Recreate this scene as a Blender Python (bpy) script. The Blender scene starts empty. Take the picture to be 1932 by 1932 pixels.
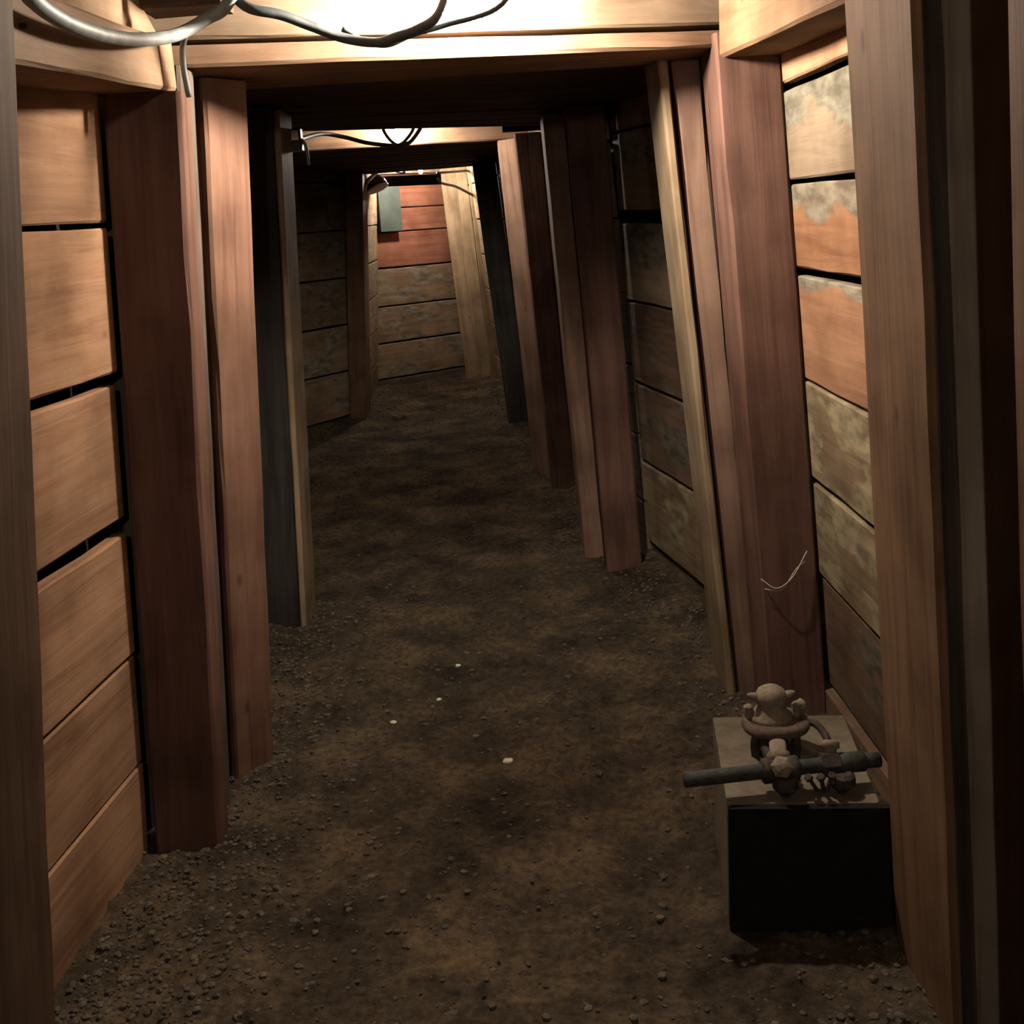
import bpy, bmesh, math, random
from mathutils import Vector, Matrix, noise

scene = bpy.context.scene
COL = scene.collection
random.seed(7)

# ------------------------------------------------------------------ camera
cd = bpy.data.cameras.new('camera')
cam = bpy.data.objects.new('camera', cd)
COL.objects.link(cam)
cd.sensor_fit = 'HORIZONTAL'
cd.sensor_width = 36.0
cd.lens = 36.0 * 2160.0 / 1932.0
cd.clip_start = 0.02
_r, _u, _f = (0.998043, -0.020596, -0.059043), (0.062338, 0.253425, 0.965344), (0.00492, 0.967136, -0.254213)
cam.matrix_world = Matrix(((_r[0], _u[0], -_f[0], 0.0),
                           (_r[1], _u[1], -_f[1], 0.0),
                           (_r[2], _u[2], -_f[2], 1.5),
                           (0, 0, 0, 1)))
scene.camera = cam

# ------------------------------------------------------------------ world / exposure
w = bpy.data.worlds.new('underground')
scene.world = w
w.use_nodes = True
w.node_tree.nodes['Background'].inputs['Color'].default_value = (0.0, 0.0, 0.0, 1)
w.node_tree.nodes['Background'].inputs['Strength'].default_value = 0.0
scene.view_settings.view_transform = 'Standard'
scene.view_settings.look = 'None'
scene.view_settings.gamma = 1.0
scene.view_settings.use_curve_mapping = False
scene.view_settings.exposure = 0.0
LAMP1, LAMP2, LAMP3, LAMP_ADDED = 4100.0, 1700.0, 2400.0, 1600.0        # bulb emission strengths
LIGHT_COL = (1.0, 0.89, 0.75)


# ------------------------------------------------------------------ materials
def nodes_of(name):
    m = bpy.data.materials.new(name)
    m.use_nodes = True
    nt = m.node_tree
    return m, nt, nt.nodes, nt.links, nt.nodes['Principled BSDF']


def ramp(N, stops):
    r = N.new('ShaderNodeValToRGB')
    while len(r.color_ramp.elements) < len(stops):
        r.color_ramp.elements.new(0.5)
    for e, (p, c) in zip(r.color_ramp.elements, stops):
        e.position = p
        e.color = (*c, 1) if len(c) == 3 else c
    return r


def mixc(N, L, fac, a, b, mode='MIX'):
    m = N.new('ShaderNodeMix')
    m.data_type = 'RGBA'
    m.blend_type = mode
    for sock, v in ((m.inputs[0], fac), (m.inputs[6], a), (m.inputs[7], b)):
        if hasattr(v, 'links'):
            L.new(v, sock)
        else:
            sock.default_value = v if not isinstance(v, tuple) else (*v, 1)
    return m.outputs[2]


ALBEDO = 0.60         # darkens all timber evenly, so less light bounces between surfaces


def wood(name, base, dark, stain=None, stain_amt=0.0, edge=None, rough=0.75, grain=1.0, vary=0.25):
    """Sawn timber: grain along local Z; blotches, knots and optional stains."""
    base, dark = tuple(c * ALBEDO for c in base), tuple(c * ALBEDO for c in dark)
    stain = tuple(c * ALBEDO for c in stain) if stain else None
    m, nt, N, L, bs = nodes_of(name)
    tc = N.new('ShaderNodeTexCoord')
    oi = N.new('ShaderNodeObjectInfo')
    mul = N.new('ShaderNodeMath'); mul.operation = 'MULTIPLY'; mul.inputs[1].default_value = 37.0
    L.new(oi.outputs['Random'], mul.inputs[0])
    add = N.new('ShaderNodeVectorMath'); add.operation = 'ADD'
    L.new(tc.outputs['Object'], add.inputs[0]); L.new(mul.outputs[0], add.inputs[1])
    mp = N.new('ShaderNodeMapping'); mp.inputs['Scale'].default_value = (26 * grain, 26 * grain, 1.6)
    L.new(add.outputs[0], mp.inputs[0])
    n1 = N.new('ShaderNodeTexNoise'); n1.inputs['Scale'].default_value = 1.0
    n1.inputs['Detail'].default_value = 7; n1.inputs['Roughness'].default_value = 0.62
    n1.inputs['Distortion'].default_value = 0.6
    L.new(mp.outputs[0], n1.inputs['Vector'])
    r1 = ramp(N, [(0.30, dark), (0.52, base), (0.75, tuple(min(1, c * 1.25) for c in base))])
    L.new(n1.outputs['Fac'], r1.inputs[0])
    # broad blotches
    n2 = N.new('ShaderNodeTexNoise'); n2.inputs['Scale'].default_value = 4.5; n2.inputs['Detail'].default_value = 4
    L.new(add.outputs[0], n2.inputs['Vector'])
    r2 = ramp(N, [(0.32, (0.68, 0.66, 0.64)), (0.62, (1.1, 1.1, 1.1))])
    L.new(n2.outputs['Fac'], r2.inputs[0])
    col = mixc(N, L, 1.0, r1.outputs[0], r2.outputs[0], 'MULTIPLY')
    # knots
    vo = N.new('ShaderNodeTexVoronoi'); vo.inputs['Scale'].default_value = 3.2
    mp2 = N.new('ShaderNodeMapping'); mp2.inputs['Scale'].default_value = (1.6, 1.6, 0.9)
    L.new(add.outputs[0], mp2.inputs[0]); L.new(mp2.outputs[0], vo.inputs['Vector'])
    rk = ramp(N, [(0.03, (1, 1, 1)), (0.075, (0, 0, 0))])
    L.new(vo.outputs['Distance'], rk.inputs[0])
    kf = N.new('ShaderNodeMath'); kf.operation = 'MULTIPLY'; kf.inputs[1].default_value = 0.6
    L.new(rk.outputs[0], kf.inputs[0])
    col = mixc(N, L, kf.outputs[0], col, tuple(c * 0.45 for c in dark))
    if stain:
        ms = N.new('ShaderNodeMapping'); ms.inputs['Scale'].default_value = (1.0, 1.0, 0.38)
        L.new(add.outputs[0], ms.inputs[0])
        n3 = N.new('ShaderNodeTexNoise'); n3.inputs['Scale'].default_value = 8.5
        n3.inputs['Detail'].default_value = 6; n3.inputs['Distortion'].default_value = 0.4
        L.new(ms.outputs[0], n3.inputs['Vector'])
        fac = n3.outputs['Fac']
        if edge:
            # stain creeping in from one long edge of the board (local Y)
            sx = N.new('ShaderNodeSeparateXYZ'); L.new(tc.outputs['Object'], sx.inputs[0])
            mr = N.new('ShaderNodeMapRange')
            mr.inputs['From Min'].default_value = edge[0]; mr.inputs['From Max'].default_value = edge[1]
            mr.inputs['To Min'].default_value = 0.0; mr.inputs['To Max'].default_value = 0.50
            L.new(sx.outputs['Y'], mr.inputs[0])
            ad = N.new('ShaderNodeMath'); ad.operation = 'ADD'
            L.new(fac, ad.inputs[0]); L.new(mr.outputs[0], ad.inputs[1])
            fac = ad.outputs[0]
            lo = 0.68
        else:
            lo = 0.62 - 0.25 * stain_amt
        r3 = ramp(N, [(lo, (0, 0, 0)), (min(0.99, lo + 0.07), (1, 1, 1))])
        L.new(fac, r3.inputs[0])
        mf = N.new('ShaderNodeMath'); mf.operation = 'MULTIPLY'; mf.inputs[1].default_value = 0.85
        L.new(r3.outputs[0], mf.inputs[0])
        n4 = N.new('ShaderNodeTexNoise'); n4.inputs['Scale'].default_value = 30; n4.inputs['Detail'].default_value = 4
        L.new(ms.outputs[0], n4.inputs['Vector'])
        rs = ramp(N, [(0.35, tuple(c * 0.5 for c in stain)), (0.65, tuple(min(1, c * 1.3) for c in stain))])
        L.new(n4.outputs['Fac'], rs.inputs[0])
        col = mixc(N, L, mf.outputs[0], col, rs.outputs[0])
    # piece to piece variation
    hv = N.new('ShaderNodeHueSaturation')
    mv = N.new('ShaderNodeMapRange'); mv.inputs['To Min'].default_value = 1 - vary; mv.inputs['To Max'].default_value = 1 + vary * 0.6
    L.new(oi.outputs['Random'], mv.inputs[0]); L.new(mv.outputs[0], hv.inputs['Value'])
    L.new(col, hv.inputs['Color'])
    L.new(hv.outputs[0], bs.inputs['Base Color'])
    bs.inputs['Roughness'].default_value = rough
    bs.inputs['Specular IOR Level'].default_value = 0.06
    bp = N.new('ShaderNodeBump'); bp.inputs['Strength'].default_value = 0.35; bp.inputs['Distance'].default_value = 0.006
    L.new(n1.outputs['Fac'], bp.inputs['Height']); L.new(bp.outputs[0], bs.inputs['Normal'])
    return m


def noisy(name, c1, c2, scale=12, rough=0.9, bump=0.3, metal=0.0, dist=0.01, detail=6, spec=0.3):
    m, nt, N, L, bs = nodes_of(name)
    tc = N.new('ShaderNodeTexCoord')
    n = N.new('ShaderNodeTexNoise'); n.inputs['Scale'].default_value = scale; n.inputs['Detail'].default_value = detail
    n.inputs['Roughness'].default_value = 0.65
    L.new(tc.outputs['Object'], n.inputs['Vector'])
    r = ramp(N, [(0.33, c1), (0.66, c2)]); L.new(n.outputs['Fac'], r.inputs[0])
    L.new(r.outputs[0], bs.inputs['Base Color'])
    bs.inputs['Roughness'].default_value = rough; bs.inputs['Metallic'].default_value = metal
    bs.inputs['Specular IOR Level'].default_value = spec
    b = N.new('ShaderNodeBump'); b.inputs['Strength'].default_value = bump; b.inputs['Distance'].default_value = dist
    L.new(n.outputs['Fac'], b.inputs['Height']); L.new(b.outputs[0], bs.inputs['Normal'])
    return m


def emit(name, strength, colour):
    m, nt, N, L, bs = nodes_of(name)
    bs.inputs['Base Color'].default_value = (0.9, 0.9, 0.88, 1)
    bs.inputs['Emission Color'].default_value = (*colour, 1)
    bs.inputs['Emission Strength'].default_value = strength
    return m


def dirt():
    m, nt, N, L, bs = nodes_of('packed_dirt')
    tc = N.new('ShaderNodeTexCoord')
    n1 = N.new('ShaderNodeTexNoise'); n1.inputs['Scale'].default_value = 3.2; n1.inputs['Detail'].default_value = 8; n1.inputs['Roughness'].default_value = 0.68
    n2 = N.new('ShaderNodeTexNoise'); n2.inputs['Scale'].default_value = 42; n2.inputs['Detail'].default_value = 6; n2.inputs['Roughness'].default_value = 0.7
    for n in (n1, n2):
        L.new(tc.outputs['Object'], n.inputs['Vector'])
    r1 = ramp(N, [(0.32, (0.026, 0.020, 0.015)), (0.5, (0.072, 0.053, 0.035)), (0.68, (0.145, 0.103, 0.060))])
    L.new(n1.outputs['Fac'], r1.inputs[0])
    r2 = ramp(N, [(0.32, (0.45, 0.45, 0.45)), (0.62, (1.15, 1.15, 1.15))]); L.new(n2.outputs['Fac'], r2.inputs[0])
    L.new(mixc(N, L, 1.0, r1.outputs[0], r2.outputs[0], 'MULTIPLY'), bs.inputs['Base Color'])
    bs.inputs['Roughness'].default_value = 0.95; bs.inputs['Specular IOR Level'].default_value = 0.04
    b = N.new('ShaderNodeBump'); b.inputs['Strength'].default_value = 0.7; b.inputs['Distance'].default_value = 0.02
    L.new(n2.outputs['Fac'], b.inputs['Height']); L.new(b.outputs[0], bs.inputs['Normal'])
    return m


M = {
    'board': wood('orange_board', (0.47, 0.27, 0.160), (0.34, 0.18, 0.10)),
    'board_edge': wood('orange_board_dirty_edge', (0.46, 0.235, 0.125), (0.34, 0.16, 0.085), stain=(0.30, 0.28, 0.21), edge=(0.03, -0.10)),
    'board_edge2': wood('orange_board_lower_dirt', (0.44, 0.235, 0.135), (0.33, 0.16, 0.09), stain=(0.34, 0.31, 0.24), edge=(-0.06, -0.15)),
    'board_pale': wood('pale_smeared_board', (0.40, 0.30, 0.205), (0.32, 0.225, 0.145), stain=(0.30, 0.28, 0.21), edge=(0.05, -0.12)),
    'board_grey': wood('grey_yellow_board', (0.30, 0.215, 0.13), (0.19, 0.135, 0.085), stain=(0.40, 0.33, 0.20), stain_amt=0.6),
    'board_brown': wood('brown_board', (0.25, 0.16, 0.105), (0.16, 0.10, 0.065), stain=(0.22, 0.19, 0.14), stain_amt=0.35),
    'post_red': wood('red_stained_post', (0.195, 0.105, 0.078), (0.13, 0.066, 0.049), vary=0.15),
    'post_brown': wood('brown_post', (0.215, 0.125, 0.072), (0.145, 0.08, 0.045), vary=0.06),
    'post_dark': wood('dark_weathered_post', (0.19, 0.15, 0.115), (0.12, 0.09, 0.07), vary=0.1),
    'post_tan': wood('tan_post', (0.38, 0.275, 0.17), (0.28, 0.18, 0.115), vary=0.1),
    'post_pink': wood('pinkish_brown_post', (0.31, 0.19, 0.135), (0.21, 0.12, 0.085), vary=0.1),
    'post_shaded': wood('shade_black_post', (0.06, 0.052, 0.045), (0.035, 0.03, 0.026), vary=0.1),  # shade on unlit faces put into a near-black timber colour
    'post_orange': wood('orange_red_post', (0.265, 0.145, 0.098), (0.18, 0.09, 0.06), vary=0.05),
    'post_umber': wood('umber_post', (0.15, 0.092, 0.056), (0.095, 0.056, 0.034), vary=0.05),
    'post_ash': wood('ashen_post', (0.25, 0.20, 0.155), (0.17, 0.135, 0.10), vary=0.05),
    'cap_upper': wood('upper_cap_beam', (0.34, 0.245, 0.165), (0.24, 0.165, 0.105), vary=0.1),
    'beam': wood('roof_beam', (0.30, 0.185, 0.118), (0.20, 0.115, 0.07), vary=0.15),
    'rail': wood('pale_rail', (0.38, 0.25, 0.155), (0.30, 0.185, 0.11), vary=0.1),
    'rail_orange': wood('orange_rail', (0.28, 0.165, 0.095), (0.21, 0.115, 0.062), vary=0.1),
    'roof': wood('roof_plank', (0.15, 0.098, 0.066), (0.09, 0.058, 0.04)),
    'box': wood('pale_box_timber', (0.24, 0.20, 0.14), (0.18, 0.145, 0.10), vary=0.05),
    'end_red': wood('reddish_end_board', (0.37, 0.155, 0.098), (0.28, 0.11, 0.07)),
    'end_dust': wood('dusty_end_board', (0.36, 0.25, 0.16), (0.25, 0.17, 0.11), stain=(0.30, 0.26, 0.19), stain_amt=0.5),
    'rock': noisy('dark_earth', (0.010, 0.008, 0.006), (0.03, 0.024, 0.018), 6, bump=0.6, dist=0.03),
    'dirt': dirt(),
    'gravel': noisy('gravel_stone', (0.028, 0.023, 0.018), (0.13, 0.10, 0.068), 26, bump=0.2),
    'pebble': noisy('pale_pebble', (0.55, 0.50, 0.40), (0.75, 0.70, 0.58), 60),
    'black': noisy('near_black', (0.006, 0.006, 0.006), (0.012, 0.012, 0.011), 30, rough=0.9, bump=0.1, spec=0.1),
    'iron': noisy('rusty_iron', (0.02, 0.017, 0.014), (0.06, 0.045, 0.033), 50, rough=0.75, bump=0.4, metal=0.2),
    'iron_green': noisy('green_black_pipe', (0.018, 0.021, 0.018), (0.05, 0.053, 0.045), 40, rough=0.7, bump=0.3, metal=0.2),
    'dusty': noisy('dusty_casting', (0.13, 0.10, 0.068), (0.23, 0.185, 0.13), 45, rough=0.9, bump=0.4),
    'rust': noisy('rust_ring', (0.06, 0.038, 0.028), (0.115, 0.078, 0.057), 60, rough=0.9, bump=0.4),
    'cable': noisy('grey_cable_jacket', (0.13, 0.14, 0.135), (0.22, 0.235, 0.225), 20, rough=0.55, bump=0.1),
    'cable_dark': noisy('dark_cable_jacket', (0.03, 0.034, 0.036), (0.06, 0.066, 0.07), 20, rough=0.6, bump=0.1),
    'socket': noisy('lamp_socket', (0.55, 0.50, 0.44), (0.70, 0.64, 0.56), 25, rough=0.5, bump=0.05),
    'black_metal': noisy('black_metal', (0.015, 0.016, 0.017), (0.035, 0.036, 0.038), 30, rough=0.5, bump=0.1),
    'white_enamel': noisy('white_enamel', (0.75, 0.74, 0.70), (0.85, 0.84, 0.80), 15, rough=0.4, bump=0.02),
    'panel': noisy('grey_green_panel', (0.022, 0.03, 0.026), (0.045, 0.055, 0.047), 5, rough=0.8, bump=0.1),
    'web': noisy('cobweb', (0.30, 0.27, 0.24), (0.42, 0.38, 0.34), 60, bump=0.0),
    'bulb1': emit('bulb_glow_front', LAMP1, LIGHT_COL),
    'bulb2': emit('bulb_glow_middle', LAMP2, LIGHT_COL),
    'bulb_added': emit('bulb_glow_added', LAMP_ADDED, LIGHT_COL),
    'bulb3': emit('bulb_glow_back', LAMP3, LIGHT_COL),
}


# ------------------------------------------------------------------ builders
def tag(o, label=None, cat=None, group=None, kind=None):
    if label: o['label'] = label
    if cat: o['category'] = cat
    if group: o['group'] = group
    if kind: o['kind'] = kind
    return o


def link(name, verts, faces, mat, parent=None, basis=None, smooth=False, recalc=True):
    me = bpy.data.meshes.new(name)
    me.from_pydata([tuple(v) for v in verts], [], faces)
    if recalc:
        bm = bmesh.new(); bm.from_mesh(me)
        bmesh.ops.recalc_face_normals(bm, faces=bm.faces)
        bm.to_mesh(me); bm.free()
    if smooth:
        for p in me.polygons: p.use_smooth = True
    me.materials.append(mat)
    o = bpy.data.objects.new(name, me)
    COL.objects.link(o)
    if basis is not None:
        o.matrix_basis = basis
    if parent is not None:
        o.parent = parent
        o.matrix_parent_inverse = parent.matrix_basis.inverted()
    return o


def empty(name, loc):
    o = bpy.data.objects.new(name, None)
    o.empty_display_size = 0.05
    o.location = loc
    o.matrix_basis = Matrix.Translation(loc)
    COL.objects.link(o)
    return o


_seed = [0]


def timber(name, b4, t4, mat, parent=None, rough=0.0022, bev=0.006, step=0.16, fray=0.0):
    """Sawn timber between two end quads; chamfered arrises, slightly uneven faces; local Z runs along it."""
    _seed[0] += 1
    sd = Vector((_seed[0] * 3.17, _seed[0] * 1.31, 0))
    b4 = [Vector(p) for p in b4]; t4 = [Vector(p) for p in t4]
    cb = sum(b4, Vector()) / 4; ct = sum(t4, Vector()) / 4
    az = (ct - cb).normalized()
    ax = (b4[1] - b4[0]); ax = (ax - az * ax.dot(az)).normalized()
    ay = az.cross(ax)
    Mb = Matrix(((ax.x, ay.x, az.x, cb.x), (ax.y, ay.y, az.y, cb.y), (ax.z, ay.z, az.z, cb.z), (0, 0, 0, 1)))
    inv = Mb.inverted()
    n = max(2, int((ct - cb).length / step))
    vs, fs = [], []
    for k in range(n + 1):
        t = k / n
        c = [b4[i].lerp(t4[i], t) for i in range(4)]
        for i in range(4):
            p, pv, nx = c[i], c[i - 1], c[(i + 1) % 4]
            for q in (pv, nx):
                d = (q - p)
                e = min(bev * (0.7 + 0.9 * random.random()), d.length * 0.3)
                v = p + d.normalized() * e
                lv = inv @ v
                lv += noise.noise_vector(lv * 9.0 + sd) * rough
                if fray:
                    lv += noise.noise_vector(lv * 23.0 + sd) * fray
                vs.append(lv)
    for k in range(n):
        for j in range(8):
            a, b = k * 8 + j, k * 8 + (j + 1) % 8
            fs.append((a, b, b + 8, a + 8))
    fs.append(tuple(range(8))[::-1]); fs.append(tuple(n * 8 + j for j in range(8)))
    return link(name, vs, fs, mat, parent, Mb)


def post(name, x, y, w, d, lean, z0, z1, mat, label, group=None, skew=0.0):
    """Battered post: inner face at floor x, near face at y; w goes outwards (signed), lean = dx/dz."""
    def quad(z):
        xi = x + lean * z
        return [(xi, y, z), (xi + w, y + skew, z), (xi + w, y + d + skew, z), (xi, y + d, z)]
    o = timber(name, quad(z0), quad(z1), mat)
    return tag(o, label, 'post', group)


def box_timber(name, x0, x1, y0, y1, z0, z1, mat, parent=None, axis='x', dz=0.0, dy=0.0, **k):
    """Axis aligned beam; dz / dy shift its far end."""
    if axis == 'x':
        b = [(x0, y0, z0), (x0, y1, z0), (x0, y1, z1), (x0, y0, z1)]
        t = [(x1, y0 + dy, z0 + dz), (x1, y1 + dy, z0 + dz), (x1, y1 + dy, z1 + dz), (x1, y0 + dy, z1 + dz)]
    elif axis == 'y':
        b = [(x0, y0, z0), (x1, y0, z0), (x1, y0, z1), (x0, y0, z1)]
        t = [(x0 + dy, y1, z0 + dz), (x1 + dy, y1, z0 + dz), (x1 + dy, y1, z1 + dz), (x0 + dy, y1, z1 + dz)]
    else:
        b = [(x0, y0, z0), (x1, y0, z0), (x1, y1, z0), (x0, y1, z0)]
        t = [(x0, y0, z1), (x1, y0, z1), (x1, y1, z1), (x0, y1, z1)]
    return timber(name, b, t, mat, parent, **k)


def catmull(pts, per=8):
    P = [Vector(p) for p in pts]
    P = [P[0] * 2 - P[1]] + P + [P[-1] * 2 - P[-2]]
    out = []
    for i in range(1, len(P) - 2):
        for k in range(per):
            t = k / per
            a, b, c, d = P[i - 1], P[i], P[i + 1], P[i + 2]
            out.append(0.5 * ((2 * b) + (c - a) * t + (2 * a - 5 * b + 4 * c - d) * t * t + (3 * b - a - 3 * c + d) * t ** 3))
    out.append(P[-2])
    return out


def tube_data(path, rad, ns=10, closed=False):
    vs, fs = [], []
    n = len(path)
    up = Vector((0.13, 0.31, 0.94)).normalized()
    for i, p in enumerate(path):
        if closed:
            d = path[(i + 1) % n] - path[i - 1]
        else:
            d = path[min(i + 1, n - 1)] - path[max(i - 1, 0)]
        d.normalize()
        if abs(d.dot(up)) > 0.98: up = Vector((1, 0, 0))
        a = d.cross(up).normalized(); b = d.cross(a).normalized()
        up = -b if (-b).dot(up) > 0 else b
        r = rad(i / max(1, n - 1)) if callable(rad) else rad
        for k in range(ns):
            t = 2 * math.pi * k / ns
            vs.append(p + a * math.cos(t) * r + up * math.sin(t) * r)
    m = n if closed else n - 1
    for i in range(m):
        for k in range(ns):
            j = (i + 1) % n
            fs.append((i * ns + k, i * ns + (k + 1) % ns, j * ns + (k + 1) % ns, j * ns + k))
    if not closed:
        fs.append(tuple(range(ns))[::-1]); fs.append(tuple((n - 1) * ns + k for k in range(ns)))
    return vs, fs


def tube(name, pts, rad, mat, parent=None, per=8, ns=10, closed=False, smooth=True, straight=False):
    path = [Vector(p) for p in pts] if (straight or closed) else catmull(pts, per)
    o0 = path[0].copy()
    v, f = tube_data(path, rad, ns, closed)
    return link(name, [q - o0 for q in v], f, mat, parent, Matrix.Translation(o0), smooth)


def lathe(name, prof, origin, mat, parent=None, axis=(0, 0, 1), ns=20, smooth=True):
    """prof: (radius, height) along axis."""
    az = Vector(axis).normalized()
    ax = az.orthogonal().normalized(); ay = az.cross(ax)
    vs, fs = [], []
    for r, h in prof:
        for k in range(ns):
            t = 2 * math.pi * k / ns
            vs.append(az * h + ax * math.cos(t) * r + ay * math.sin(t) * r)
    for i in range(len(prof) - 1):
        for k in range(ns):
            fs.append((i * ns + k, i * ns + (k + 1) % ns, (i + 1) * ns + (k + 1) % ns, (i + 1) * ns + k))
    fs.append(tuple(range(ns))[::-1]); fs.append(tuple((len(prof) - 1) * ns + k for k in range(ns)))
    return link(name, vs, fs, mat, parent, Matrix.Translation(Vector(origin)), smooth)


# ------------------------------------------------------------------ floor
LEFT = [(-1.6, -1.09), (1.2, -1.07), (2.56, -0.935), (4.45, -0.965), (4.6, -1.80), (7.85, -1.80), (8.90, -1.10), (9.3, -1.09), (10.6, -1.12)]
RIGHT = [(-1.6, 0.93), (1.2, 0.92), (3.2, 0.91), (4.9, 0.597), (6.2, 0.42), (8.3, 0.22), (11.3, -0.10)]


def wall_x(tab, y):
    if y <= tab[0][0]: return tab[0][1]
    for (a, b), (c, d) in zip(tab, tab[1:]):
        if y <= c: return b + (d - b) * (y - a) / (c - a)
    return tab[-1][1]


def ground(x, y):
    h = 0.016 * noise.noise(Vector((x * 2.1, y * 2.1, 3.3))) + 0.008 * noise.noise(Vector((x * 7, y * 7, 1.1)))
    k = 0.5 + 0.5 * noise.noise(Vector((x * 1.7, y * 1.3, 8.0)))
    h += (0.004 + 0.012 * k) * max(-0.4, noise.noise(Vector((x * 20, y * 20, 5.0))))
    h += (0.003 + 0.007 * k) * noise.noise(Vector((x * 44, y * 44, 9.0)))
    c = noise.noise(Vector((x * 26 + 3, y * 34, 2.0)))
    if c > 0.12: h += (0.008 + 0.034 * k) * (c - 0.12)
    e = min(x - wall_x(LEFT, y), wall_x(RIGHT, y) - x)
    h += 0.03 * max(0.0, 1 - max(e, 0) / 0.30) ** 1.5
    h -= 0.012 * math.exp(-((x - 0.28 - 0.02 * math.sin(y * 3)) / 0.09) ** 2) * (1 if y < 3.3 else max(0, 1 - (y - 3.3)))
    h += 0.02 * math.exp(-((x + 0.62) ** 2 + (y - 2.95) ** 2) / 0.03)
    return h - 0.008


ys = []
y = -1.6
while y < 11.9:
    ys.append(y)
    y += 0.0135 if 1.5 < y < 4.2 else (0.05 if y < 8 else 0.08)
nx = 235
xs = [-2.0 + 3.2 * i / nx for i in range(nx + 1)]
vs = [(xx, yy, ground(xx, yy)) for yy in ys for xx in xs]
fs = [(j * (nx + 1) + i, j * (nx + 1) + i + 1, (j + 1) * (nx + 1) + i + 1, (j + 1) * (nx + 1) + i)
      for j in range(len(ys) - 1) for i in range(nx)]
floor = link('floor', vs, fs, M['dirt'], smooth=True, recalc=False)
tag(floor, 'uneven packed brown dirt floor running down the tunnel', kind='structure')


# ------------------------------------------------------------------ walls: dark earth behind, boards in front
LEAN = 0.079


def earth(name, tab, out, label, y1):
    vs, fs = [], []
    yy = [tab[0][0] + (y1 - tab[0][0]) * i / 60 for i in range(61)]
    zz = [-0.1 + 2.5 * k / 12 for k in range(13)]
    s = 1 if out > 0 else -1
    for yv in yy:
        for z in zz:
            x = wall_x(tab, yv) + out - s * LEAN * z + s * 0.025 * noise.noise(Vector((yv * 3, z * 3, s)))
            vs.append((x, yv, z))
    for i in range(60):
        for k in range(12):
            a = i * 13 + k
            fs.append((a, a + 1, a + 14, a + 13))
    o = link(name, vs, fs, M['rock'], recalc=False)
    return tag(o, label, kind='structure')


wall_left = earth('wall_left', LEFT, -0.13, 'left tunnel wall of stacked horizontal boards over dark earth', 11.4)
wall_right = earth('wall_right', RIGHT, 0.11, 'right tunnel wall of stacked horizontal boards over dark earth', 11.6)


def boards(parent, side, y0, y1, x0, x1, rows, lean=LEAN, th=0.034):
    """Horizontal lagging boards. rows: (z_low, z_high, material[, setback])."""
    for row in rows:
        lo, hi, mt = row[:3]
        sb = row[3] if len(row) > 3 else random.uniform(0, 0.006)
        def q(yv, xf):
            def X(z): return xf - side * lean * z + side * sb
            j = [random.uniform(-0.003, 0.003) for _ in range(2)]
            return [(X(lo), yv, lo + j[0]), (X(lo) + side * th, yv, lo + j[0]), (X(hi) + side * th, yv, hi + j[1]), (X(hi), yv, hi + j[1])]
        a, b = q(y0, x0), q(y1, x1)
        if side < 0:      # keep local +Y pointing up on both walls
            timber('board', b, a, M[mt], parent, bev=0.004, fray=0.0012)
        else:
            timber('board', a, b, M[mt], parent, bev=0.004, fray=0.0012)


# left, bay nearest the camera
boards(wall_left, -1, 1.15, 2.545, -1.075, -0.9355, [
    (-0.05, 0.262, 'board'), (0.270, 0.540, 'board'), (0.549, 0.840, 'board'), (0.874, 1.177, 'board', 0.006),
    (1.207, 1.512, 'board', 0.0), (1.527, 1.83, 'board', 0.0), (1.84, 2.12, 'board', 0.0)])
boards(wall_left, -1, -1.55, 1.14, -1.09, -1.075, [(k * 0.3 - 0.04, k * 0.3 + 0.252, 'board') for k in range(7)])
# left, beyond the first set
boards(wall_left, -1, 2.70, 4.42, -1.00, -0.97, [(k * 0.29 - 0.05, k * 0.29 + 0.232, 'board_brown') for k in range(7)])
boards(wall_left, -1, 4.65, 7.80, -1.80, -1.80, [(k * 0.31 - 0.05, k * 0.31 + 0.245, 'board_brown') for k in range(7)])
boards(wall_left, -1, 7.86, 8.93, -1.80, -1.09, [(-0.06, 0.03, 'post_shaded')] + [(k * 0.35 + 0.04, k * 0.35 + 0.375, 'end_dust') for k in range(6)], lean=0.03)  # lowest black strip put in for the shadowed gap along the floor
boards(wall_left, -1, 9.22, 10.55, -1.085, -1.10, [(k * 0.30 - 0.05, k * 0.30 + 0.24, 'end_dust') for k in range(7)])
# right, bay nearest the camera
boards(wall_right, 1, 1.95, 3.31, 0.909, 0.909, [
    (-0.05, 0.100, 'board_brown', -0.008), (0.114, 0.443, 'board_brown', 0.010), (0.455, 0.722, 'board_grey'), (0.737, 1.003, 'board_grey'),
    (1.014, 1.291, 'board_edge2'), (1.309, 1.520, 'board_edge'), (1.534, 1.752, 'board_pale', 0.0), (1.773, 2.06, 'board')])
boards(wall_right, 1, -1.55, 1.94, 0.93, 0.915, [(k * 0.3 - 0.04, k * 0.3 + 0.252, 'board_brown') for k in range(7)])
boards(wall_right, 1, 3.33, 4.80, 0.892, 0.615, [
    (-0.05, 0.062, 'post_dark', 0.02), (0.072, 0.425, 'board_grey'), (0.437, 0.765, 'board_brown'), (0.778, 1.106, 'board_brown'),
    (1.118, 1.425, 'board_pale'), (1.475, 1.765, 'board_pale'), (1.78, 2.05, 'board_brown')], lean=0.06)
boards(wall_right, 1, 4.82, 6.30, 0.61, 0.42, [(k * 0.30 - 0.05, k * 0.30 + 0.24, 'board_brown') for k in range(7)])
boards(wall_right, 1, 6.31, 8.35, 0.42, 0.23, [(k * 0.31 - 0.05, k * 0.31 + 0.25, 'board_brown') for k in range(7)])
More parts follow.
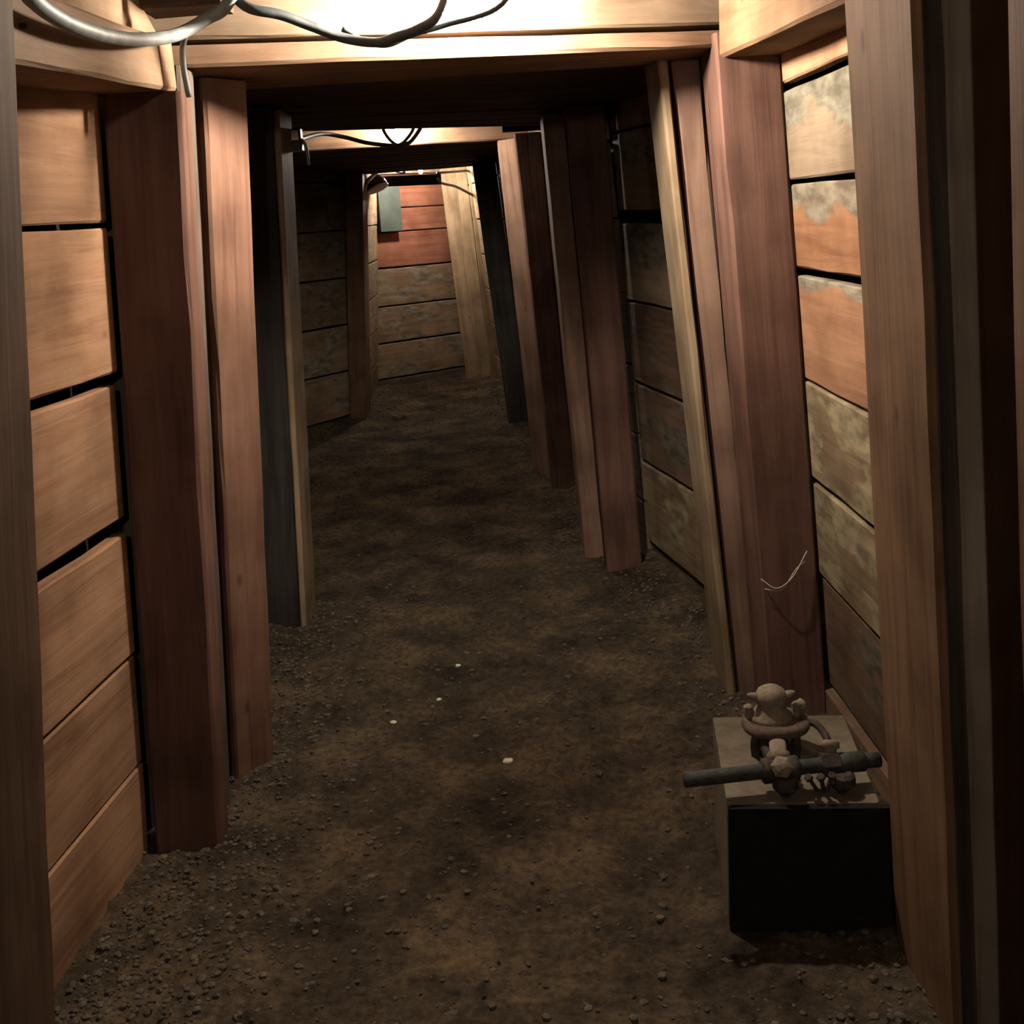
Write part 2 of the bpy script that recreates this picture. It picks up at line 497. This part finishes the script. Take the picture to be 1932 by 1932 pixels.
boards(wall_right, 1, 8.36, 11.05, 0.22, -0.06, [(k * 0.30 - 0.05, k * 0.30 + 0.24, 'end_dust') for k in range(7)])

# end wall where the tunnel turns
ex0, ey0, ex1, ey1 = -1.22, 10.38, -0.30, 11.12
edir = Vector((ex1 - ex0, ey1 - ey0, 0)).normalized()
en = Vector((-edir.y, edir.x, 0))
if en.y < 0: en = -en
back = [Vector((ex0, ey0, 0)) + en * 0.1, Vector((ex1, ey1, 0)) + en * 0.1]
vs, fs = [], []
for i in range(9):
    p = back[0].lerp(back[1], -0.3 + 1.6 * i / 8)
    for k in range(9):
        vs.append((p.x, p.y + 0.02 * noise.noise(Vector((i, k, 0))), -0.1 + 2.5 * k / 8))
for i in range(8):
    for k in range(8):
        a = i * 9 + k
        fs.append((a, a + 9, a + 10, a + 1))
wall_back = tag(link('wall_back', vs, fs, M['rock'], recalc=False), 'boarded end wall where the tunnel bends out of sight', kind='structure')
for lo, hi, mt in [(-0.06, 0.06, 'post_dark'), (0.075, 0.385, 'end_dust'), (0.40, 0.715, 'end_dust'), (0.728, 1.055, 'end_dust'),
                   (1.068, 1.372, 'end_red'), (1.382, 1.580, 'end_red'), (1.59, 1.87, 'end_red'), (1.88, 2.12, 'end_dust')]:
    def eq(px, py):
        p = Vector((px, py, 0)); o2 = en * 0.035
        return [(p.x, p.y, lo), (p.x + o2.x, p.y + o2.y, lo), (p.x + o2.x, p.y + o2.y, hi), (p.x, p.y, hi)]
    timber('board', eq(ex0, ey0), eq(ex1, ey1), M[mt], wall_back, bev=0.005, fray=0.001)

# ------------------------------------------------------------------ ceiling
vs, fs = [], []
for j in range(46):
    for i in range(13):
        yv, xv = -1.6 + 13.4 * j / 45, -2.1 + 3.4 * i / 12
        vs.append((xv, yv, 2.24 + 0.02 * noise.noise(Vector((xv * 3, yv * 3, 0)))))
for j in range(45):
    for i in range(12):
        a = j * 13 + i
        fs.append((a, a + 13, a + 14, a + 1))
ceiling = tag(link('ceiling', vs, fs, M['rock'], recalc=False), 'plank roof of the tunnel, low between the lamp bays', kind='structure')


def roof(y0, y1, z_l0, z_r0, z_l1, z_r1, mt, wid=0.21, gap=0.012, th=0.035, inset=0.02):
    n = max(1, round((y1 - y0) / wid))
    st = (y1 - y0) / n
    for k in range(n):
        ya, yb = y0 + k * st, y0 + (k + 1) * st - gap
        t = (k + 0.5) / n
        zl = z_l0 + (z_l1 - z_l0) * t + random.uniform(0, 0.006)
        zr = z_r0 + (z_r1 - z_r0) * t + random.uniform(0, 0.006)
        xl = wall_x(LEFT, (ya + yb) / 2) + LEAN * 1.9 + inset
        xr = wall_x(RIGHT, (ya + yb) / 2) - LEAN * 1.9 - inset
        timber('plank', [(xl, ya, zl), (xl, yb, zl), (xl, yb, zl + th), (xl, ya, zl + th)],
               [(xr, ya, zr), (xr, yb, zr), (xr, yb, zr + th), (xr, ya, zr + th)], M[mt], ceiling, bev=0.004)


roof(-1.55, 3.03, 2.13, 2.13, 2.105, 2.095, 'roof', inset=-0.12)
roof(3.43, 5.35, 1.885, 1.884, 1.912, 1.862, 'roof', inset=-0.1)
roof(5.44, 6.58, 2.10, 2.10, 2.09, 2.09, 'roof', inset=-0.1)
roof(6.74, 9.05, 1.888, 1.884, 1.832, 1.848, 'roof', inset=-0.1)
roof(9.07, 11.3, 2.06, 2.06, 2.06, 2.06, 'beam', inset=-0.1)

# ------------------------------------------------------------------ posts
PL = 'timber_post'
post(PL, -0.805, 1.36, -0.15, 0.22, 0.125, -0.05, 2.05, M['post_umber'], 'brown timber post at the left edge of the picture')
post(PL, -0.767, 2.575, -0.15, 0.098, 0.075, -0.05, 1.785, M['post_red'], 'dark red square post under the end of the left rail', skew=-0.04)
post(PL, -0.790, 2.675, -0.20, 0.13, 0.075, -0.05, 1.848, M['post_dark'], 'narrow dark post tucked behind the red left post')
def cpost(z):
    k = 0.075 * z
    return [(-0.715 + k, 3.04, z), (-0.795 + k, 2.915, z), (-0.90 + k, 3.00, z), (-0.80 + k, 3.14, z)]
tag(timber(PL, cpost(-0.05), cpost(1.850), M['post_orange']), 'orange-red post on the left holding the first roof beam', 'post')
post(PL, -0.820, 4.15, -0.13, 0.27, 0.055, -0.05, 1.89, M['post_shaded'], 'square post on the left halfway down, black put in for shade')  # darkness of the unlit face is in the post colour
post(PL, -0.796, 4.16, -0.022, 0.26, 0.055, -0.05, 1.88, M['post_tan'], 'added pale plank standing in for the lit side of the black left post')  # added strip, its pale colour stands in for the post's lit side
post(PL, -1.04, 8.80, -0.13, 0.36, 0.075, -0.05, 1.83, M['post_brown'], 'farthest left post before the end wall')
post(PL, 0.745, 1.725, 0.018, 0.31, -0.075, -0.05, 2.0, M['post_brown'], 'brown plank post lit from the tunnel, right foreground')
post(PL, 0.785, 1.715, 0.11, 0.20, -0.075, -0.05, 2.0, M['post_ash'], 'dim dark post behind the brown plank post, right foreground')
post(PL, 0.745, 1.20, 0.15, 0.23, -0.075, -0.05, 2.0, M['post_brown'], 'brown post cut by the right edge of the picture')
post(PL, 0.738, 3.07, 0.165, 0.21, -0.075, -0.05, 1.90, M['post_red'], 'red square post on the right behind the valve box')
post(PL, 0.655, 3.29, 0.026, 0.26, -0.092, -0.05, 1.88, M['post_tan'], 'tan plank post innermost beside the red right post')
post(PL, 0.688, 3.31, 0.075, 0.20, -0.088, -0.05, 1.88, M['post_pink'], 'brownish-pink post squeezed between tan plank and red right post')
post(PL, 0.410, 4.61, 0.150, 0.15, -0.048, -0.05, 1.87, M['post_red'], 'second red square post along the right wall')
post(PL, 0.335, 4.80, 0.10, 0.25, -0.05, -0.05, 1.86, M['post_pink'], 'pale post doubled inside the second red right post')
post(PL, 0.265, 6.18, 0.13, 0.16, -0.055, -0.05, 1.88, M['post_red'], 'reddish post standing beside the middle lamp bay, right', skew=-0.06)
post(PL, 0.180, 6.62, 0.10, 0.14, -0.055, -0.05, 1.875, M['post_pink'], 'slim brightly lit post under the right end of second roof beam', skew=-0.15)
post(PL, 0.058, 8.20, 0.16, 0.18, -0.079, -0.05, 1.85, M['post_shaded'], 'dark post on the right at the last narrow opening')
post(PL, -0.30, 10.86, 0.15, 0.05, -0.06, -0.05, 2.02, M['post_tan'], 'widest pale upright plank at right of the end wall')
post(PL, -0.155, 10.74, 0.10, 0.05, -0.06, -0.05, 2.02, M['post_tan'], 'middle pale upright plank at right of the end wall')
post(PL, -0.060, 10.40, 0.07, 0.08, -0.05, -0.05, 2.02, M['post_tan'], 'thin pale upright plank nearest the dark right post')

# ------------------------------------------------------------------ beams and rails
o = timber('cap_beam', [(-0.80, 2.72, 1.851), (-0.80, 3.25, 1.851), (-0.80, 3.25, 1.900), (-0.80, 2.72, 1.900)],
           [(0.64, 3.12, 1.872), (0.64, 3.42, 1.872), (0.64, 3.42, 1.912), (0.64, 3.12, 1.912)], M['beam'])
tag(o, 'thin lower roof beam under the front lamp, lit along its edge', 'beam')
o = timber('cap_beam', [(-0.80, 2.73, 1.913), (-0.80, 3.24, 1.913), (-0.80, 3.24, 2.085), (-0.80, 2.73, 2.085)],
           [(0.66, 3.13, 1.927), (0.66, 3.39, 1.927), (0.66, 3.39, 2.08), (0.66, 3.13, 2.08)], M['cap_upper'])
tag(o, 'tall bright roof beam right behind the front lamp', 'beam')
o = timber('cap_beam', [(-1.0, 5.36, 1.905), (-1.0, 5.44, 1.905), (-1.0, 5.44, 2.12), (-1.0, 5.36, 2.12)],
           [(0.50, 5.36, 1.856), (0.50, 5.44, 1.856), (0.50, 5.44, 2.12), (0.50, 5.36, 2.12)], M['roof'])
tag(o, 'dark beam closing the low roof before the middle lamp', 'beam')
o = timber('cap_beam', [(-1.10, 6.58, 1.882), (-1.10, 6.74, 1.882), (-1.10, 6.74, 2.11), (-1.10, 6.58, 2.11)],
           [(0.30, 6.60, 1.878), (0.30, 6.76, 1.878), (0.30, 6.76, 2.11), (0.30, 6.60, 2.11)], M['beam'])
tag(o, 'second bright roof beam behind the middle lamp', 'beam')
o = timber('cap_beam', [(-1.15, 9.00, 1.828), (-1.15, 9.08, 1.828), (-1.15, 9.08, 2.07), (-1.15, 9.00, 2.07)],
           [(0.18, 9.00, 1.845), (0.18, 9.08, 1.845), (0.18, 9.08, 2.07), (0.18, 9.00, 2.07)], M['roof'])
tag(o, 'dark beam over the last narrow opening', 'beam')
o = timber('cross_beam', [(-1.05, 9.86, 1.76), (-1.05, 9.94, 1.76), (-1.05, 9.94, 1.84), (-1.05, 9.86, 1.84)],
           [(-0.37, 9.92, 1.745), (-0.37, 10.0, 1.745), (-0.37, 10.0, 1.83), (-0.37, 9.92, 1.83)], M['black'])
tag(o, 'short black cross beam in front of the end wall top', 'beam')  # black colour stands in for the beam's unlit face

rail_l = timber('side_rail', [(-0.661, 1.60, 1.738), (-0.85, 1.60, 1.738), (-0.85, 1.60, 1.850), (-0.661, 1.60, 1.850)],
                [(-0.652, 2.63, 1.788), (-0.82, 2.63, 1.788), (-0.82, 2.63, 1.893), (-0.652, 2.63, 1.893)], M['rail'])
tag(rail_l, 'pale top rail along the left wall above the boards', 'rail')
lathe('nail', [(0.0045, -0.02), (0.0045, 0.003), (0.003, 0.005)], (-0.655, 1.80, 1.800), M['black_metal'], rail_l, axis=(1, 0, 0), ns=8)
o = timber('side_board', [(-0.70, 1.60, 1.856), (-0.73, 1.60, 1.856), (-0.73, 1.60, 2.08), (-0.70, 1.60, 2.08)],
           [(-0.690, 2.70, 1.902), (-0.72, 2.70, 1.902), (-0.70, 2.20, 2.08), (-0.67, 2.20, 2.08)], M['rail'])
tag(o, 'pale upper board with slanted end behind the looping cable', 'board')
rail_r = timber('side_rail', [(0.648, 2.05, 1.815), (0.84, 2.05, 1.815), (0.84, 2.05, 2.07), (0.648, 2.05, 2.07)],
                [(0.607, 3.065, 1.84), (0.80, 3.065, 1.84), (0.80, 3.065, 2.08), (0.607, 3.065, 2.08)], M['rail_orange'])
tag(rail_r, 'orange-lit top rail along the right wall', 'rail')
o = box_timber('roof_shade_block', -0.69, -0.52, 2.55, 2.68, 1.945, 2.09, M['roof'])  # added block, its dark face stands in for shade on the beam
tag(o, 'added dark block in place of shade beside the cable loop at top left', 'shade_block')
box_timber('corbel_block', 0.10, 0.30, 6.02, 6.14, 1.885, 1.955, M['black'])
tag(bpy.data.objects['corbel_block'], 'small dark block above the reddish post by the middle lamp', 'block')

# ------------------------------------------------------------------ lamps
def bulb_lamp(name, pos, mat, label, rad=0.016, drop=0.10, length=0.075):
    p = Vector(pos)
    e = tag(empty(name, p + Vector((0, 0, drop))), label, 'lamp')
    # upright tube, shaped slim to send less light down; cap upwards
    hl = length / 2
    prof = [(max(0.001, rad * math.sin(math.pi / 2 * k / 6)), -hl - rad * math.cos(math.pi / 2 * k / 6)) for k in range(7)]
    prof += [(rad, -hl + length * k / 4) for k in range(1, 5)]
    lathe('bulb', prof, p, mat, e, ns=16)
    lathe('socket', [(rad, hl + 0.001), (rad * 1.25, hl + 0.003), (rad * 1.25, hl + 0.026), (rad * 0.7, hl + 0.034)], p, M['socket'], e, ns=16)
    lathe('ceiling_rose', [(0.035, drop + 0.012), (0.035, drop + 0.03), (0.02, drop + 0.034)], p, M['socket'], e, ns=16)
    tube('flex', [p + Vector((0, 0, hl + 0.03)), p + Vector((0.002, 0, (hl + 0.03 + drop) / 2)), p + Vector((0, 0, drop + 0.02))], 0.005, M['cable_dark'], e, per=4, ns=8)
    return e


bulb_lamp('bulb_lamp', (0.0, 2.79, 1.970), M['bulb1'], 'bare glowing bulb under the roof at the top centre', drop=0.10)
bulb_lamp('bulb_lamp', (-0.450, 6.45, 1.955), M['bulb2'], 'second bare bulb in the middle lamp bay, partly behind low roof', drop=0.105)
bulb_lamp('bulb_lamp', (-0.55, 10.20, 1.90), M['bulb3'], 'farthest bulb hidden behind the black cross beam', drop=0.12)

bulb_lamp('bulb_lamp', (0.0, -0.87, 1.985), M['bulb_added'], 'added unseen bulb behind the camera, brightening the faces toward it', drop=0.10)  # added bulb out of view, lifts faces turned toward the camera

# ------------------------------------------------------------------ cables
tag(tube('conduit_cable', [(-0.600, 1.60, 1.87), (-0.614, 1.70, 1.838), (-0.620, 1.77, 1.823), (-0.619, 1.89, 1.815), (-0.616, 2.06, 1.821), (-0.615, 2.28, 1.845),
                           (-0.599, 2.48, 1.881), (-0.550, 2.54, 1.917), (-0.510, 2.54, 1.937), (-0.472, 2.55, 2.00), (-0.46, 2.55, 2.09)],
         0.0125, M['cable']), 'thick grey cable sagging in a loop at upper left', 'cable')
tag(tube('conduit_cable', [(-0.500, 2.56, 1.965), (-0.464, 2.56, 1.935), (-0.407, 2.60, 1.925), (-0.350, 2.65, 1.906), (-0.288, 2.69, 1.885),
                           (-0.220, 2.70, 1.874), (-0.174, 2.70, 1.883), (-0.126, 2.70, 1.896), (-0.08, 2.71, 1.925), (-0.05, 2.74, 2.0), (-0.03, 2.77, 2.06)],
         0.0105, M['cable_dark']), 'dark cable running from the loop to the front lamp', 'cable')
tag(tube('cable_tail', [(-0.596, 2.55, 1.900), (-0.609, 2.55, 1.865), (-0.612, 2.55, 1.825), (-0.608, 2.55, 1.769)],
         0.0065, M['cable']), 'short thin cable end hanging beside the red left post', 'cable')
tag(tube('thin_cable', [(-0.30, 2.76, 1.915), (-0.250, 2.77, 1.887), (-0.202, 2.77, 1.877), (-0.142, 2.77, 1.896), (-0.07, 2.73, 1.905), (0.06, 2.72, 1.94), (0.12, 2.75, 2.06)],
         0.006, M['cable_dark']), 'thin dark cable crossing under the front lamp', 'cable')
tag(tube('thin_cable', [(-0.80, 5.10, 1.83), (-0.79, 5.35, 1.865), (-0.74, 5.6, 1.895), (-0.664, 5.8, 1.888), (-0.55, 5.9, 1.858), (-0.402, 6.0, 1.848),
                        (-0.335, 6.05, 1.894), (-0.27, 6.06, 2.0), (-0.25, 6.06, 2.08)], 0.010, M['cable_dark']),
    'dark cable drooping across the middle lamp bay', 'cable')
tag(tube('thin_cable', [(-0.52, 5.98, 2.06), (-0.494, 5.98, 1.935), (-0.465, 6.0, 1.878), (-0.423, 6.0, 1.850), (-0.378, 6.02, 1.880), (-0.338, 6.02, 1.94), (-0.32, 6.02, 2.07)],
         0.008, M['cable_dark']), 'cable loop hanging just below the middle bulb', 'cable')
tag(tube('thin_cable', [(-0.93, 8.96, 1.70), (-0.906, 9.0, 1.755), (-0.859, 9.16, 1.82), (-0.80, 9.3, 1.87), (-0.75, 9.55, 1.88), (-0.70, 9.8, 1.86), (-0.66, 9.9, 1.86)],
         0.013, M['cable']), 'grey cable arching over the last opening', 'cable')
tag(tube('thin_cable', [(-0.40, 9.9, 1.80), (-0.371, 9.92, 1.757), (-0.258, 10.2, 1.726), (-0.13, 10.45, 1.655)], 0.011, M['cable_dark']),
    'dark cable sloping down to the pale end planks', 'cable')
tag(tube('thin_cable', [(-0.40, 9.96, 1.84), (-0.30, 10.1, 1.845), (-0.16, 10.45, 1.86)], 0.010, M['cable_dark']),
    'level dark cable above the pale end planks', 'cable')

# junction box on the lit edge of the middle left post
e = tag(empty('junction_box', (-0.69, 4.43, 1.76)), 'small black junction box at the top of halfway left post', 'box')
box_timber('case', -0.71, -0.665, 4.41, 4.47, 1.76, 1.835, M['black_metal'], e, axis='z', bev=0.004, rough=0.0)
box_timber('highlight_plate', -0.702, -0.673, 4.402, 4.411, 1.795, 1.828, M['white_enamel'], e, axis='z', bev=0.002, rough=0.0)  # white plate painted in as the highlight on the black case
tube('cable_stub', [(-0.668, 4.44, 1.80), (-0.655, 4.46, 1.77), (-0.655, 4.47, 1.71)], 0.006, M['cable'], e, per=4, ns=8)

# hooded lamp housing at the end
e = tag(empty('hooded_lamp', (-0.80, 9.5, 1.74)), 'black hooded lamp housing at the last opening', 'lamp')
lathe('hood', [(0.025, 0.08), (0.05, 0.07), (0.085, 0.02), (0.09, -0.03), (0.082, -0.03), (0.076, 0.02), (0.02, 0.06)], (-0.86, 9.35, 1.755), M['black_metal'], e, axis=(-0.35, 0.2, 0.9), ns=20)
lathe('reflector_rim', [(0.078, -0.034), (0.092, -0.034), (0.094, -0.026), (0.078, -0.026)], (-0.86, 9.35, 1.755), M['white_enamel'], e, axis=(-0.35, 0.2, 0.9), ns=20)
tube('bracket', [(-0.87, 9.36, 1.82), (-0.90, 9.3, 1.87), (-0.95, 9.15, 1.90)], 0.010, M['black_metal'], e, per=5, ns=8)

# grey green panel on the end wall
pp = Vector((-0.97, 10.50, 0)); q2 = pp + edir * 0.23
panel = timber('wall_panel', [tuple(pp - en * 0.03 + Vector((0, 0, z))) if i < 2 else tuple(q2 - en * 0.03 + Vector((0, 0, z))) for i, z in ((0, 1.385), (1, 1.78), (2, 1.78), (3, 1.385))],
               [tuple(pp - en * 0.005 + Vector((0, 0, z))) if i < 2 else tuple(q2 - en * 0.005 + Vector((0, 0, z))) for i, z in ((0, 1.385), (1, 1.78), (2, 1.78), (3, 1.385))], M['panel'], bev=0.003, rough=0.0)
tag(panel, 'grey-green panel fixed high on the end wall', 'panel')

# ------------------------------------------------------------------ wooden box with valve
BX = [(0.42, 2.135), (0.725, 2.10), (0.775, 2.515), (0.468, 2.548)]
BH = 0.285
box = tag(empty('wooden_box', (0.6, 2.32, 0.0)), 'pale wooden box with black front standing under the valve', 'box')


def off(p, q, t, d=0.0):
    p, q = Vector((*p, 0)), Vector((*q, 0))
    return p.lerp(q, t)


def quad_panel(name, corners, z0, z1, mat):
    return timber(name, [(*c, z0) for c in corners], [(*c, z1) for c in corners], mat, box, bev=0.004, rough=0.001)


top_c = BX
quad_panel('top', top_c, BH - 0.028, BH, M['box'])
il = [BX[0], (BX[0][0] + 0.026, BX[0][1] - 0.003), (BX[3][0] + 0.026, BX[3][1] - 0.003), BX[3]]
quad_panel('side', il, -0.03, BH - 0.029, M['box'])
ir = [(BX[1][0] - 0.026, BX[1][1] + 0.003), BX[1], BX[2], (BX[2][0] - 0.026, BX[2][1] + 0.003)]
quad_panel('side', ir, -0.03, BH - 0.029, M['box'])
quad_panel('front', [(0.419, 2.117), (0.757, 2.078), (0.759, 2.094), (0.421, 2.133)], -0.03, BH - 0.002, M['black'])  # near-black panel, widened to stand in for shadow beside the box
quad_panel('rear', [(0.495, 2.525), (0.748, 2.498), (0.748, 2.512), (0.495, 2.540)], -0.03, BH - 0.030, M['box'])

V = tag(empty('valve_assembly', (0.575, 2.30, BH)), 'rusty pipe and valve fittings resting on the wooden box', 'valve')
T = BH
# long pipe across the front
pipe = tube('pipe', [(0.335, 2.155, T + 0.050), (0.48, 2.165, T + 0.052), (0.62, 2.176, T + 0.053), (0.752, 2.186, T + 0.052)], 0.0165, M['iron_green'], V, per=6, ns=16)
lathe('pipe_coupling', [(0.017, -0.03), (0.022, -0.028), (0.022, 0.028), (0.017, 0.03)], (0.69, 2.181, T + 0.053), M['iron_green'], V, axis=(1, 0.07, 0), ns=16)
# first tee with a capped outlet facing the camera
lathe('tee_body', [(0.020, -0.04), (0.027, -0.036), (0.027, -0.022), (0.022, -0.018), (0.022, 0.018), (0.027, 0.022), (0.027, 0.036), (0.020, 0.04)],
      (0.538, 2.170, T + 0.052), M['iron'], V, axis=(1, 0.07, 0), ns=16)
lathe('tee_outlet', [(0.019, 0.0), (0.019, 0.018), (0.024, 0.02), (0.024, 0.034), (0.017, 0.042), (0.006, 0.046)],
      (0.538, 2.168, T + 0.055), M['dusty'], V, axis=(-0.08, -0.8, 0.55), ns=6, smooth=False)
lathe('riser_neck', [(0.017, 0.0), (0.019, 0.008), (0.025, 0.012), (0.025, 0.026), (0.018, 0.030), (0.018, 0.055)],
      (0.545, 2.20, T + 0.045), M['dusty'], V, axis=(0.1, 0.75, 0.5), ns=14)
# second fitting with clamp bolts
lathe('union_nut', [(0.018, -0.02), (0.027, -0.017), (0.027, 0.017), (0.018, 0.02)], (0.645, 2.178, T + 0.053), M['iron'], V, axis=(1, 0.07, 0), ns=6, smooth=False)
lathe('union_outlet', [(0.014, 0.0), (0.014, 0.02), (0.020, 0.022), (0.020, 0.034), (0.013, 0.038)], (0.648, 2.185, T + 0.062), M['dusty'], V, axis=(0.1, 0.5, 0.8), ns=12)
for dx, dy, ang in ((0.598, 2.142, -0.5), (0.618, 2.138, -0.25), (0.634, 2.140, 0.1)):
    lathe('clamp_bolt', [(0.0045, -0.028), (0.0045, 0.014), (0.009, 0.015), (0.009, 0.023), (0.006, 0.024)],
          (dx, dy, T + 0.032), M['iron'], V, axis=(ang, -0.35, 0.85), ns=6, smooth=False)
# feet carrying the pipe
for fx, fy in ((0.545, 2.150), (0.664, 2.150)):
    f = lathe('foot', [(0.010, 0.0), (0.012, 0.006), (0.028, 0.022), (0.026, 0.040), (0.018, 0.046)], (fx, fy, T + 0.0005), M['iron'], V, ns=10, smooth=False)
# main valve: standing body, rust ring and dusty domed bonnet
vx, vy = 0.575, 2.36
lathe('valve_body', [(0.046, 0.0), (0.046, 0.008), (0.030, 0.014), (0.026, 0.030), (0.034, 0.050), (0.040, 0.062)], (vx, vy, T + 0.0005), M['iron'], V, ns=16)
for a in (0.4, 2.2, 3.6, 5.4):
    px, py = vx + 0.055 * math.cos(a), vy + 0.055 * math.sin(a)
    tube('yoke_leg', [(px * 1.0, py, T + 0.003), (px + 0.004 * math.cos(a), py, T + 0.03), (px, py, T + 0.062)], lambda t: 0.011 - 0.003 * t, M['iron'], V, per=4, ns=8)
ringp = [Vector((vx + 0.064 * math.cos(2 * math.pi * k / 28), vy + 0.060 * math.sin(2 * math.pi * k / 28), T + 0.066 + 0.002 * math.sin(6 * math.pi * k / 28))) for k in range(28)]
tube('flange_ring', ringp, 0.0125, M['rust'], V, closed=True, ns=10)
lathe('flange_plate', [(0.060, 0.060), (0.062, 0.066), (0.055, 0.074), (0.048, 0.076)], (vx, vy, T), M['rust'], V, ns=24)
bon = lathe('bonnet', [(0.050, 0.072), (0.048, 0.084), (0.036, 0.096), (0.030, 0.108), (0.034, 0.120), (0.036, 0.130), (0.030, 0.143), (0.018, 0.151), (0.005, 0.154)],
            (vx - 0.008, vy + 0.01, T), M['dusty'], V, ns=18)
for sx in (-1, 1):
    lathe('lug', [(0.011, 0.0), (0.010, 0.016), (0.006, 0.026), (0.003, 0.030)], (vx - 0.008 + sx * 0.026, vy + 0.008, T + 0.126), M['dusty'], bon, axis=(sx * 0.9, -0.1, 0.35), ns=8)
    lathe('stud', [(0.008, 0.0), (0.008, 0.022), (0.012, 0.023), (0.012, 0.034), (0.006, 0.038)], (vx - 0.004 + sx * 0.055, vy + 0.012, T + 0.072), M['dusty'], V, ns=6, smooth=False)
lathe('side_knob', [(0.006, 0.0), (0.006, 0.014), (0.014, 0.018), (0.014, 0.030), (0.005, 0.034)], (vx + 0.045, vy + 0.02, T + 0.084), M['dusty'], V, axis=(0.8, 0.0, 0.6), ns=10)
tube('curved_arm', [(vx + 0.055, vy, T + 0.066), (vx + 0.085, vy - 0.015, T + 0.066), (vx + 0.10, vy - 0.05, T + 0.05), (vx + 0.095, vy - 0.09, T + 0.035), (vx + 0.075, vy - 0.13, T + 0.045)],
     0.0085, M['iron'], V, per=6, ns=8)
tube('link_rod', [(vx - 0.03, vy - 0.02, T + 0.06), (vx - 0.035, vy - 0.07, T + 0.03), (vx - 0.03, vy - 0.12, T + 0.03), (0.538, 2.20, T + 0.05)], 0.012, M['iron'], V, per=5, ns=8)

# ------------------------------------------------------------------ cobweb strands by the red right post
e = tag(empty('cobweb', (0.78, 3.03, 0.42)), 'faint sagging cobweb strand low on the red right post', 'cobweb')
tube('strand', [(0.705, 3.060, 0.455), (0.745, 3.045, 0.430), (0.79, 3.045, 0.46), (0.835, 3.060, 0.53)], 0.0016, M['web'], e, per=6, ns=5)
tube('strand', [(0.715, 3.060, 0.425), (0.76, 3.045, 0.425), (0.80, 3.05, 0.48), (0.83, 3.060, 0.50)], 0.0013, M['web'], e, per=6, ns=5)

# ------------------------------------------------------------------ loose stones
ICO_V, ICO_F = None, None
bm = bmesh.new(); bmesh.ops.create_icosphere(bm, subdivisions=1, radius=1.0)
ICO_V = [v.co.copy() for v in bm.verts]; ICO_F = [tuple(v.index for v in f.verts) for f in bm.faces]
bm.free()
rng = random.Random(21)
gv, gf = [], []


def stone(x, y, s):
    b = len(gv)
    ax = [s * rng.uniform(0.7, 1.25), s * rng.uniform(0.7, 1.25), s * rng.uniform(0.45, 0.8)]
    a = rng.uniform(0, 6.28); ca, sa = math.cos(a), math.sin(a)
    z = ground(x, y) + ax[2] * 0.25
    off3 = Vector((rng.uniform(0, 50), rng.uniform(0, 50), 0))
    for v in ICO_V:
        k = 1 + 0.35 * noise.noise(v * 1.3 + off3)
        px, py, pz = v.x * ax[0] * k, v.y * ax[1] * k, v.z * ax[2] * k
        gv.append((x + px * ca - py * sa, y + px * sa + py * ca, z + pz))
    gf.extend(tuple(i + b for i in f) for f in ICO_F)


for _ in range(17000):
    y = 1.45 + 9.2 * rng.random() ** 1.7
    xl, xr = wall_x(LEFT, y), wall_x(RIGHT, y)
    t = rng.random()
    if t < 0.5:
        x = xl + 0.03 + abs(rng.gauss(0, 0.20))
    elif t < 0.72:
        x = xr - 0.03 - abs(rng.gauss(0, 0.16))
    else:
        x = rng.uniform(xl, xr)
    if not (xl < x < xr): continue
    if 0.40 < x < 0.79 and 2.08 < y < 2.57: continue
    stone(x, y, 0.003 + 0.007 * rng.random() ** 2.6 + (0.004 if rng.random() < 0.03 else 0))
g = link('gravel', gv, gf, M['gravel'], recalc=False)
tag(g, 'small loose grey-brown gravel strewn along both sides of floor', 'gravel', kind='stuff')


def pebble(x, y, s, label):
    off3 = Vector((x * 40, y * 40, 0))
    vs = []
    bm = bmesh.new(); bmesh.ops.create_icosphere(bm, subdivisions=2, radius=1.0)
    for v in bm.verts:
        k = 1 + 0.3 * noise.noise(v.co * 1.2 + off3)
        v.co = Vector((v.co.x * s * 1.2 * k, v.co.y * s * 0.85 * k, v.co.z * s * 0.7 * k))
    me = bpy.data.meshes.new('pebble'); bm.to_mesh(me); bm.free()
    me.materials.append(M['pebble'])
    o = bpy.data.objects.new('pebble', me); COL.objects.link(o)
    o.location = (x, y, ground(x, y) + s * 0.45)
    tag(o, label, 'stone', 'pale pebbles on the dirt floor')


pebble(-0.04, 2.961, 0.013, 'largest pale pebble lying mid-floor left of the pipe end')
pebble(-0.199, 3.687, 0.008, 'tiny white pebble farthest down the dirt floor')
pebble(-0.388, 3.256, 0.009, 'pale pebble nearest the orange-red left post')
pebble(-0.254, 3.411, 0.008, 'small pale pebble between the other floor pebbles')
